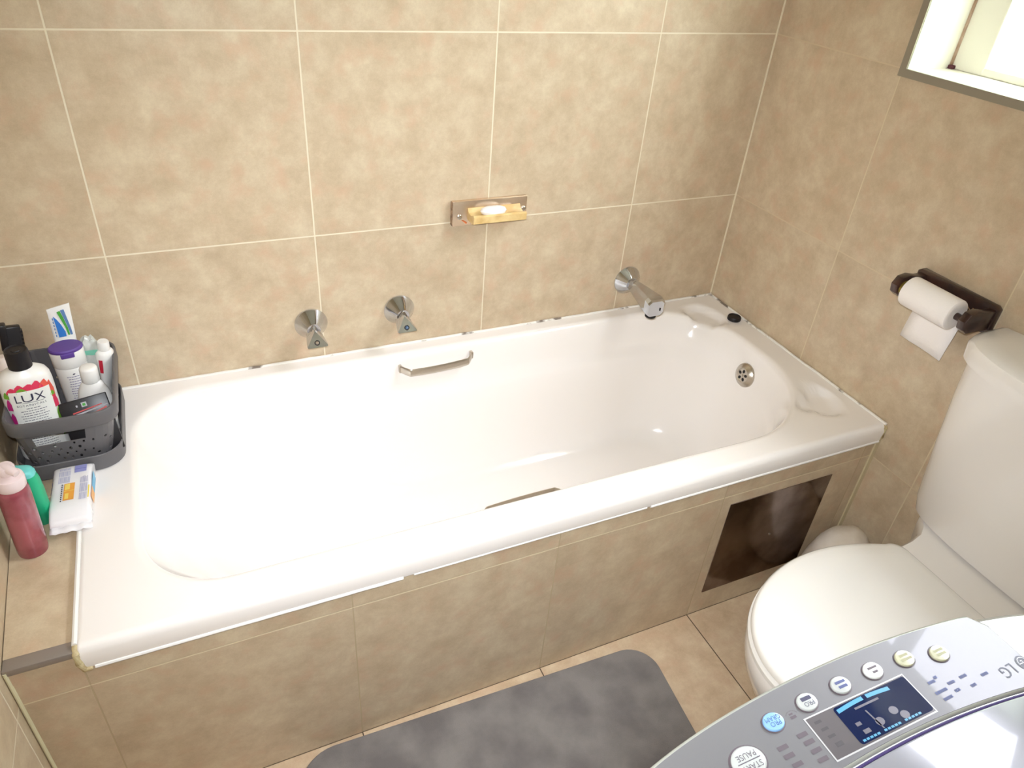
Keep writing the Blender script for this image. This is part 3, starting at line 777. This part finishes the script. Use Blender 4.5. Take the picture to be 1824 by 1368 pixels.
#@@TOILETRIES
# ------------------------------------------------------------------ basket on a tray at the head of the bath
tr = MB()
def tring(k, z): return rrect(-.208+k, -.030-k, -.277+k, -.010-k, .045-k*.7, 6, 8, z)
tr.loft([tring(.004, ZT+.0006), tring(.0, ZT+.003), tring(-.001, ZT+.036), tring(.0005, ZT+.0375), tring(.002, ZT+.036), tring(.003, ZT+.0035)])
tag(obj('tray', tr, M_basket, loc=(-.12, -.14, ZT)), 'dark grey raised-edge plastic tray under the basket', 'tray')
bk = thing('storage_basket', 'grey perforated plastic basket full of toiletries at the bath corner', 'basket', (-.115, -.145, ZT+.004))
BZ0, BZ1 = ZT+.0045, ZT+.134
NSb, NCb = 12, 4
def bpt(u, h):      # u counts ring points, h 0..1
    r = rrect(-.186+(-.201+.186)*h, -.052+(-.026+.052)*h, -.258+(-.274+.258)*h, -.034+(-.015+.034)*h, .030, NSb, NCb, BZ0+(BZ1-BZ0)*h)
    return r
NP = len(bpt(0, 0)); NH = 11
hs = [k/NH for k in range(NH+1)]; rr_ = [[Vector(p) for p in bpt(0, h)] for h in hs]
b = MB()
for k in range(NH):
    for i in range(NP):
        j = (i+1) % NP; q = [rr_[k][i], rr_[k][j], rr_[k+1][j], rr_[k+1][i]]
        cen = (q[0]+q[1]+q[2]+q[3])/4
        if k in (6, 7) and cen.y < -.25 and -.170 < cen.x < -.080: continue          # slot handle
        if 1 <= k <= 5 and (i+k) % 2 == 0 and random.random() < .8 and (q[0]-q[1]).length > .004:
            s = .30+.16*random.random()
            oc = []
            P2 = [q[0].lerp(q[1], .5), q[1], q[1].lerp(q[2], .5), q[2], q[2].lerp(q[3], .5), q[3], q[3].lerp(q[0], .5), q[0]]
            for m_ in range(8):
                d = P2[m_]-cen; oc.append(cen+d*(s*(1.0 if m_ % 2 == 0 else .72)*1.6))
            vs = P2+oc; b.add(vs, [(m_, (m_+1) % 8, 8+(m_+1) % 8, 8+m_) for m_ in range(8)])
        else:
            b.add([q[0], q[0].lerp(q[1], .5), q[1], q[1].lerp(q[2], .5), q[2], q[2].lerp(q[3], .5), q[3], q[3].lerp(q[0], .5)], [tuple(range(8))])
b.add([p for i in range(NP) for p in (rr_[0][i], rr_[0][i].lerp(rr_[0][(i+1) % NP], .5))], [tuple(range(2*NP))])
obj('basket_wall', b, M_basket, bk, solid=.0018, smooth=False)
b = MB()
def rring(k, z): return rrect(-.202+k, -.025-k, -.275+k, -.014-k, .032, NSb, NCb, z)
b.loft([rring(.002, BZ1-.026), rring(-.0025, BZ1-.028), rring(-.0035, BZ1-.026), rring(-.0035, BZ1-.002), rring(-.002, BZ1+.001), rring(.001, BZ1+.001), rring(.002, BZ1-.002), rring(.002, BZ1-.026)], False, False)
obj('rim_band', b, M_basket, bk)
FZ = BZ0+.0025

def surf(T, a, c, zfn=None, off=.0004, sq=1.0):
    """front of an oval body: u in metres along the front, w height"""
    def f(u, w):
        k = zfn(w) if zfn else 1
        ang = u/(a*k); x = a*k*math.copysign(abs(math.sin(ang))**sq, math.sin(ang)); y = -c*k*abs(math.cos(ang))**sq
        n = Vector((math.sin(ang)*c, -math.cos(ang)*a, 0)).normalized()
        return T @ (Vector((x, y, w))+n*off)
    return f

# LUX lotion bottle
T = TR((-.166, -.190, FZ), math.radians(10), ry=math.radians(1.5), rx=math.radians(1))
t = thing('lotion_bottle', 'white LUX lotion bottle with pink petals and a round black cap', 'bottle', (-.166, -.190, FZ))
prof = [(.80, 0), (.95, .002), (1.0, .008), (1.0, .15), (.99, .165), (.955, .178), (.86, .187), (.62, .194), (.42, .197), (.36, .200), (.36, .206)]
b = MB(); rings = []
for k, z in prof:
    q = .78+.22*min(1, k); rings.append([T @ Vector((.043*k*math.copysign(abs(math.cos(a))**.85, math.cos(a)), .0275*(k if k > .42 else k*1.35)*math.copysign(abs(math.sin(a))**.85, math.sin(a)), z)) for a in [2*PI*i/48 for i in range(48)]])
b.loft(rings); body = obj('body', b, M_wplas, t, ang=50)
b = MB(); b.lathe([(.0190, .199), (.0190, .230), (.0177, .234), (.0170, .2345), (.0150, .2325), (.008, .2325), (.007, .2338), (0, .2338)], 36, T); obj('cap', b, M_bcap, t)
f = surf(T, .043, .0275, lambda w: 1.0 if w < .15 else (1.0-.01*(w-.15)/.015 if w < .165 else .99-.035*(w-.165)/.013), off=.0014, sq=.85)
f2 = lambda u, w: f(u, w)+Vector((0, -.0003, 0)); f3 = lambda u, w: f(u, w)+Vector((0, -.0007, 0))
b = MB(); b.cur = 1
for (u, w, du, h, mi) in ((-.024, .163, .020, .013, 1), (-.011, .165, .018, .018, 1), (.001, .164, .018, .018, 1), (.012, .164, .020, .024, 1), (.025, .162, .020, .027, 4), (.035, .150, .020, .038, 4), (-.037, .132, .013, .024, 2), (-.037, .100, .015, .026, 2), (-.038, .07, .015, .026, 2), (-.038, .04, .014, .02, 2), (.040, .122, .015, .028, 1), (.038, .142, .010, .010, 3), (-.009, .163, .014, .009, 3), (-.038, .154, .012, .014, 3), (.041, .092, .015, .026, 3), (.039, .055, .016, .026, 3)):
    b.cur = {1: 1, 2: 2, 3: 3, 4: 4, 5: 3}[mi]
    fn = f if mi != 3 else f2
    b.poly_on(fn, [(u-du/2, w-h*.45), (u+du/2, w-h*.45), (u+du*.55, w), (u+du*.18, w+h*.55), (u, w+h*.62 if mi != 4 else w+h*.5), (u-du*.3, w+h*.35), (u-du*.55, w-h*.1)])
b.cur = 0; b.quad_on(f2, -.031, .035, .020, .162, 14, 5)
b.cur = 5
b.text(lambda a, e: f3(a-.001, .146+e), 'LUX', .0235)
b.quad_on(lambda u, w: f3(u, w), -.012, .018, .1365, .1373, 8)
b.text(lambda a, e: f3(a-.001, .1312+e), 'BOTANICALS', .0060, spacing=1.25)
b.cur = 6
for k, w_ in enumerate((.017, .036, .030, .041, .038, .034, .040, .030, .024, .016, .030, .044, .046, .038, .030, .044, .040, .046, .034)):
    z = .1235-.0053*k
    x = -w_/2
    while x < w_/2-.001:
        l = .0018+.0028*random.random(); b.quad_on(f3, x, min(x+l, w_/2), z, z+.0015, 2); x += l+.0009
obj('label', b, [M_label, M_pink, M_magenta, M_leaf, M_coral, M_print, M_printl], body)

# white jar-bottle with purple flip cap
T = TR((-.101, -.090, FZ), math.radians(8), rx=math.radians(1)) @ Matrix.Diagonal((1, 1, .945, 1))
t = thing('cream_bottle', 'white bottle with a wide purple flip-top cap beside the lotion bottle', 'bottle', (-.100, -.090, FZ))
b = MB(); b.lathe([(.024, 0), (.026, .003), (.0275, .02), (.0285, .11), (.029, .135), (.028, .1375)], 40, T, sy=.8); bd = obj('body', b, M_wplas, t)
b = MB(); b.lathe([(.0285, .138), (.0298, .140), (.0302, .172), (.0290, .175)], 40, T, sy=.8); obj('collar', b, M_wplas, t)
b = MB(); b.lathe([(.0300, .1752), (.0306, .1765), (.0304, .180), (.028, .1825), (0, .1835)], 40, T, sy=.8); b.box(-.012, .012, -.0262, -.022, .166, .1775, .002, 2, T); obj('flip_cap', b, M_purple, t)
b = MB(); f = surf(T, .0285, .0228, off=.0006)
b.cur = 0
for k in range(15):
    z = .118-.0060*k; x = -.013+.003*random.random()
    while x < .013:
        l = .0015+.003*random.random(); b.quad_on(f, x, min(x+l, .013), z, z+.0019, 2); x += l+.0009
b.cur = 1; b.poly_on(f, [(-.002, .124), (.001, .1235), (.004, .126), (.001, .1272)])
obj('printed_text', b, [P('ink_lavender', (150,140,170), .5), M_print], bd)

# white shouldered bottle with white cap
T = TR((-.069, -.155, FZ), math.radians(-6), ry=math.radians(2))
t = thing('shampoo_bottle', 'plain white sloping-shouldered bottle with ribbed white cap', 'bottle', (-.069, -.155, FZ))
b = MB(); b.lathe([(.028, 0), (.0305, .003), (.031, .05), (.0305, .082), (.027, .101), (.021, .114), (.016, .122), (.0135, .124)], 40, T, sy=.62); obj('body', b, M_wplas, t)
b = MB()
rings = []
for r, z in ((.0150, .123), (.0158, .125), (.0156, .150), (.0140, .1545), (.010, .1560)):
    rings.append([T @ Vector(((r+(.0004 if i % 2 else 0))*math.cos(2*PI*i/56), (r+(.0004 if i % 2 else 0))*math.sin(2*PI*i/56), z)) for i in range(56)])
b.loft(rings); obj('cap', b, M_wplas, t, ang=60)

# white tube standing cap up, red logo patch
T = TR((-.053, -.060, FZ+.022), math.radians(-22), ry=math.radians(8), rx=math.radians(2)) @ Matrix.Diagonal((1.12, 1.12, 1.0, 1))
t = thing('squeeze_tube', 'white cap-up squeeze tube with a slim red patch, at basket right', 'tube', (-.052, -.060, FZ+.022))
b = MB(); rings = []
for z, a, c in ((0, .0205, .0008), (.004, .0205, .0010), (.03, .020, .006), (.06, .0190, .0105), (.095, .0175, .0140), (.112, .0165, .0148), (.117, .0130, .0120), (.119, .0105, .0100)):
    rings.append([T @ Vector((c*math.cos(2*PI*i/36), a*math.sin(2*PI*i/36), z)) for i in range(36)])
b.loft(rings); bd = obj('body', b, M_wplas, t, ang=50)
b = MB(); b.lathe([(.0098, .118), (.0102, .120), (.0094, .137), (.0086, .1385), (0, .139)], 28, T); obj('cap', b, M_wplas, t)
b = MB(); g = lambda u, w: T @ Vector((-.0012-.0152*(.72+.28*(w-.07)/.04)*math.cos(u/.017)+.0145-.0145, .0175*math.sin(u/.017)-.0175*math.sin(0), w))
g = lambda u, w: T @ Vector(((.0142 if w > .09 else .0142-.0035*(.09-w)/.03)*math.sin(u/.0145), -(.0178 if w > .09 else .0178+.0008*(.09-w)/.03)*math.cos(u/.0145)*1.06, w))
b.quad_on(g, -.0035, .0035, .072, .104, 3, 5); obj('red_patch', b, M_red, bd, label='red logo patch')

# toothpaste tube standing crimp-up with blue and green swoosh
T = TR((-.1105, -.050, FZ+.032), math.radians(12), rx=math.radians(-3), ry=math.radians(3.4))
t = thing('toothpaste_tube', 'white crimp-up toothpaste tube with blue and green swooshes at the back', 'tube', (-.098, -.047, FZ+.03))
b = MB(); rings = []
for z, a, c, sh in ((0, .012, .012, 0), (.006, .016, .015, 0), (.06, .0180, .012, 0), (.13, .0195, .0065, 0), (.188, .0200, .0012, .05), (.1995, .0205, .0010, .18)):
    rings.append([T @ Vector((a*math.cos(2*PI*i/36), c*math.sin(2*PI*i/36), z+sh*a*math.cos(2*PI*i/36))) for i in range(36)])
b.loft(rings); bd = obj('body', b, M_wplas, t, ang=50)
b = MB(); g = lambda u, w: T @ Vector((u, -(.0016+max(0, (.186-w-.08))*.09)-.0012, w+.080))
b.cur = 0; b.poly_on(g, [(-.0125, .101), (-.0075, .094), (-.002, .082), (.003, .066), (.003, .056), (-.010, .056), (-.0110, .080)])
b.cur = 1; b.poly_on(g, [(-.0045, .108), (.0010, .1105), (.0045, .096), (.0085, .074), (.0095, .058), (.0065, .058), (.004, .076)])
b.cur = 2; b.poly_on(g, [(.0020, .111), (.0085, .1125), (.0105, .096), (.0135, .074), (.0145, .058), (.0105, .058), (.008, .080)])
b.cur = 3
for k in range(6): b.quad_on(g, -.0150, -.0132, .058+.007*k, .0625+.007*k, 1)
obj('swoosh_print', b, [M_blue, M_green, M_sblue, M_sblue], bd)

# black comb, chunky with a ridged edge
T = TR((-.190, -.100, FZ+.120), math.radians(10), ry=math.radians(7), rx=math.radians(-6))
b = MB(); b.box(-.017, .016, -.008, .008, -.105, .108, .003, 2, T); b.box(-.019, -.006, -.010, .012, .060, .113, .003, 2, T)
for k in range(14): b.box(.014, .0185, -.006, .006, -.01+.008*k, -.005+.008*k, .0008, 1, T)
tag(obj('comb', b, M_bcap, loc=(-.190, -.100, FZ+.015)), 'chunky black comb with ridged edge behind the black-capped bottle', 'comb')

# orange bottle at the far left
T = TR((-.1985, -.128, FZ+.0), 0, ry=math.radians(-3)) 
t = thing('orange_bottle', 'orange bottle with pale shoulder at the leftmost edge of the basket', 'bottle', (-.1985, -.128, FZ))
T = TR((-.186, -.142, FZ), math.radians(5), ry=math.radians(-3))
b = MB(); b.lathe([(.018, 0), (.0195, .003), (.0195, .162), (.019, .170)], 32, T, sy=.7); bd = obj('body', b, M_orange, t)
b = MB(); b.lathe([(.0192, .1702), (.017, .182), (.010, .190), (.009, .196)], 28, T, sy=.8); obj('shoulder', b, P('pale_shoulder', (222,206,196), .4), t)
b = MB(); f = surf(T, .0195, .0137, off=.0008); b.quad_on(f, -.026, -.004, .08, .168, 5, 1); obj('brown_label', b, M_brown, bd, label='brown side label')

# clear plastic bag with greenish contents
b = MB(); bm = bmesh.new(); bmesh.ops.create_icosphere(bm, subdivisions=4, radius=1)
for v in bm.verts:
    n = v.co.normalized(); d = 1+.16*noise.noise(n*2.8+Vector((1,5,2)))+.08*noise.noise(n*8)
    v.co = Vector((n.x*.025*d, n.y*.017*d, n.z*.058*d))+Vector((-.066, -.058, FZ+.108))
b.bm(bm)
t = thing('plastic_bag', 'crumpled clear plastic bag with teal print behind the white bottles', 'plastic bag', (-.066, -.058, FZ+.06))
sk = obj('bag_skin', b, P('milky_film', (232,234,228), .2, coat=.5, trans=.35, bump=.6, bscale=60), t)
b = MB(); b.poly_on(lambda u, w: Vector((-.064+u, -.0775+.25*abs(u), FZ+.140+w)), [(-.018, .002), (-.010, -.006), (.004, -.008), (.015, -.006), (.018, .001), (.008, .004), (-.008, .004)])
obj('teal_print', b, P('bag_teal', (120,190,166), .3), sk)

# black sachet with red and white stripes in front
T = TR((-.075, -.2240, FZ+.052), math.radians(4), rx=math.radians(-27), ry=math.radians(-6))
t = thing('striped_box', 'flat black box with red and white stripes behind the front rim', 'box', (-.078, -.2255, FZ+.04))
b = MB(); b.box(-.042, .042, -.0035, .0035, -.048, .066, .0015, 2, T); bd = obj('carton', b, M_bcap, t)
b = MB(); g = lambda u, w: T @ Vector((u, -.0039, w))
b.cur = 0
b.poly_on(g, [(-.022, .040), (.030, .0455), (.030, .0475), (-.022, .0425)]); b.poly_on(g, [(-.002, .030), (.036, .037), (.036, .040), (.012, .034)])
b.cur = 1; b.poly_on(g, [(-.030, .034), (.039, .0425), (.039, .0445), (-.030, .0375)]); b.quad_on(g, -.004, .0055, .0495, .0585, 1); b.quad_on(g, -.0135, -.0105, .0515, .0555, 1)
b.poly_on(g, [(-.036, .022), (.039, .034), (.039, .0365), (-.036, .028)])
b.cur = 2; g2 = lambda u, w: T @ Vector((u, -.0042, w)); b.quad_on(g2, -.0018, .0033, .0515, .0565, 1)
obj('stripe_print', b, [P('red_stripe', (214,82,82), .5), P('grey_stripe', (186,184,190), .5), M_green], bd)

# pink pump bottle on the ledge
T = TR((-.178, -.447, ZT-.0075), math.radians(-20), ry=math.radians(3.0))
t = thing('soap_bottle', 'pink translucent soap bottle with frosted pump top on the tiled ledge', 'bottle', (-.178, -.447, ZT-.0075))
b = MB(); b.lathe([(.0205, 0), (.0225, .002), (.0235, .010), (.0235, .135), (.0225, .143), (.0185, .149), (.0175, .151)], 44, T); obj('body', b, M_pinkliq, t)
b = MB(); b.lathe([(.0205, .147), (.0218, .149), (.0220, .163), (.0205, .168), (.012, .171), (.0095, .172), (.0095, .178)], 40, T)
b.lathe([(.0095, .176), (.0128, .178), (.0132, .186), (.011, .190), (0, .191)], 28, T)
b.tube([T @ Vector((.0, -.000, .184)), T @ Vector((.012, -.006, .186)), T @ Vector((.021, -.010, .183))], [.0085, .0075, .0055], 16)
obj('pump_top', b, M_pinkcap, t)
b = MB(); f = surf(T, .0235, .0235, off=.0006); b.quad_on(f, -.046, -.030, .012, .060, 6); b.cur = 1
for k in range(5): b.quad_on(lambda u, w: f(u, w)+Vector((-.0003, -.0002, 0)), -.043, -.034, .018+.008*k, .021+.008*k, 2)
obj('label', b, [M_label, M_printl], t)

# teal soap box behind it
t = thing('teal_bottle', 'teal green bottle half hidden behind the pink soap bottle', 'bottle', (-.176, -.372, ZT-.0075))
T = TR((-.176, -.3745, ZT-.0075), math.radians(-12), ry=math.radians(1))
b = MB(); rings = []
for k, z in ((.85, 0), (1, .003), (1, .070), (.96, .095), (.86, .108)):
    rings.append([T @ Vector((.026*k*math.copysign(abs(math.cos(a))**.7, math.cos(a)), .017*k*math.copysign(abs(math.sin(a))**.7, math.sin(a)), z)) for a in [2*PI*i/40 for i in range(40)]])
b.loft(rings); obj('body', b, M_teal, t, ang=50)
b = MB(); rings = []
for k, z in ((.86, .1085), (.84, .114), (.72, .120), (.5, .122)):
    rings.append([T @ Vector((.026*k*math.copysign(abs(math.cos(a))**.7, math.cos(a)), .017*k*math.copysign(abs(math.sin(a))**.7, math.sin(a)), z)) for a in [2*PI*i/40 for i in range(40)]])
b.loft(rings); obj('cap', b, M_tealt, t, ang=50)

# flow-wrapped soap pack lying half on the rim
T = TR((-.1165, -.347, ZT+.0012), math.radians(-1.5))
t = thing('soap_pack', 'white film-wrapped soap pack with printed back lying on the bath corner', 'soap pack', (-.1165, -.347, ZT))
b = MB(); rings = []; N_ = 17
for i in range(N_):
    u = i/(N_-1); y = -.078+.146*u
    k = 1.0
    if u < .24: k = .40+.60*math.sin(PI/2*u/.24)
    if u > .93: k = .80+.20*math.cos(PI/2*(u-.93)/.07)
    hw, h = .0325*(1.0+.05*(1-k)), .030*k
    ring = []
    for m_ in range(32):
        a = 2*PI*m_/32; c_, s_ = math.cos(a), math.sin(a)
        x = hw*math.copysign(abs(c_)**.35, c_); z = h/2+h/2*math.copysign(abs(s_)**.35, s_)
        wob = .0012*noise.noise(Vector((x*60, y*60, z*60+5)))*(2.2 if u < .25 else 1)
        ring.append(T @ Vector((x+wob, y, max(0, z+wob))))
    rings.append(ring)
b.loft(rings)
bd = obj('wrapper', b, M_film, t, ang=70)
b = MB(); vs = []
for i in range(15):
    x = -.033+.066*i/14; zz = .009+.0018*math.sin(i*1.3)
    vs += [T @ Vector((x, -.076, zz)), T @ Vector((x+.001*math.sin(i*2.), -.090, zz*.35+.0015*math.cos(i*1.7)+.001))]
b.add(vs, [(2*i, 2*i+1, 2*i+3, 2*i+2) for i in range(14)]); obj('end_fin', b, M_film, t, solid=.0005)
b = MB(); g = lambda u, w: T @ Vector((u, w, .0309+.0002)) 
g3 = lambda u, w: T @ Vector((u, w, .0316))
b.cur = 3; b.quad_on(g, .004, .0235, .038, .058, 1); b.cur = 0; b.quad_on(g3, .004, .0235, .0465, .0482, 1)
b.cur = 1
for k in range(9):
    for w0, w1 in ((.013, .030), (.032, .046), (.048, .054+.0007*(k % 3))): b.quad_on(g, -.0205+.0021*k, -.0194+.0021*k, w0, w1, 1)
for k in range(6):
    for w0, w1 in ((-.040, -.022), (-.020, .004), (.006, .022+.001*(k % 4))): b.quad_on(g, .0150+.0021*k, .0161+.0021*k, w0, w1, 1)
b.cur = 2; b.quad_on(g, -.0105, .0065, -.036, .010, 1); b.cur = 5; b.quad_on(g3, -.0105, .0065, -.012, -.0106, 1); b.quad_on(g3, -.009, -.001, -.008, .008, 1); b.quad_on(g3, -.008, -.002, -.033, -.018, 1)
b.cur = 4
for m_ in range(9): b.quad_on(g, -.0148, -.0128, -.038+.0055*m_, -.0345+.0055*m_, 1)
b.cur = 6
gs = lambda u, w: T @ Vector((.0334, u, w))
b.quad_on(gs, -.002, .042, .006, .026, 1); b.cur = 2; b.quad_on(gs, -.030, -.002, .006, .026, 1)
b.cur = 7; b.quad_on(g, .0285, .0305, -.038, -.004, 1)
b.cur = 0
gl = lambda u, w: T @ Vector((-.0334, u, w))
for m_ in range(7): b.quad_on(gl, -.030+.013*m_, -.020+.013*m_, .010, .022, 1)
obj('pack_print', b, [P('film_indigo_print', (120,122,190), .3), P('film_text', (178,178,206), .3), M_film_or, M_film_blue, M_print, M_film_ye, M_film_cy, P('film_yellow_edge', (250,226,90), .3)], bd)
#@@LIGHT
# ------------------------------------------------------------------ daylight and flash
W = bpy.data.worlds.new('daylight'); S.world = W; W.use_nodes = True
nt = W.node_tree; nt.nodes.clear(); N, Lk = nt.nodes, nt.links
out = N.new('ShaderNodeOutputWorld'); bg = N.new('ShaderNodeBackground'); Lk.new(bg.outputs[0], out.inputs[0])
tc_ = N.new('ShaderNodeTexCoord'); sp = N.new('ShaderNodeSeparateXYZ'); Lk.new(tc_.outputs['Generated'], sp.inputs[0])
cr = N.new('ShaderNodeValToRGB'); Lk.new(sp.outputs[2], cr.inputs[0])
e = cr.color_ramp.elements
e[0].position = 0; e[0].color = (.030, .036, .026, 1); e[1].position = .80; e[1].color = (1.06, 1.07, 1.2, 1)
k = e.new(.62); k.color = (.84, .86, .99, 1)
k = e.new(.02); k.color = (.06, .066, .056, 1)
k = e.new(.20); k.color = (.13, .14, .15, 1)
k = e.new(.42); k.color = (.52, .55, .63, 1)
Lk.new(cr.outputs[0], bg.inputs[0]); bg.inputs[1].default_value = SKY = 37.0

pl = bpy.data.lights.new('window_portal', 'AREA'); pl.shape = 'RECTANGLE'; pl.size = WZ1-WZ0; pl.size_y = WY1-WY0; pl.cycles.is_portal = True
o = bpy.data.objects.new('window_portal', pl); COL.objects.link(o); o.location = (XR+.168, (WY0+WY1)/2, (WZ0+WZ1)/2); o.rotation_euler = (0, math.radians(90), 0)

fl = bpy.data.lights.new('camera_flash', 'SPOT'); fl.spot_size = math.radians(99); fl.spot_blend = 1.0; fl.shadow_soft_size = .014; fl.energy = 86; fl.color = (.91, .95, 1)
o = bpy.data.objects.new('camera_flash', fl); COL.objects.link(o)
R = Matrix.Rotation(-0.42211483, 4, 'Z') @ Matrix.Rotation(-0.07349488, 4, 'Y') @ Matrix.Rotation(0.96855327, 4, 'X')
o.matrix_world = Matrix.Translation(CAM + (R @ Vector((-.02, .055, .01)))) @ R

cd = bpy.data.cameras.new('camera'); cam = bpy.data.objects.new('camera', cd); COL.objects.link(cam)
cam.matrix_world = Matrix.Translation(CAM) @ R
cd.sensor_width = 36; cd.lens = 1289.7733*36/1824; cd.clip_start = .01
S.camera = cam
S.view_settings.view_transform = 'Standard'; S.view_settings.look = 'None'; S.view_settings.gamma = 1; S.view_settings.use_curve_mapping = False
S.view_settings.exposure = 0.0
S.cycles.use_denoising = True
S.cycles.max_bounces = 10; S.cycles.diffuse_bounces = 5; S.cycles.transparent_max_bounces = 12; S.cycles.sample_clamp_indirect = 8
bpy.context.view_layer.update()
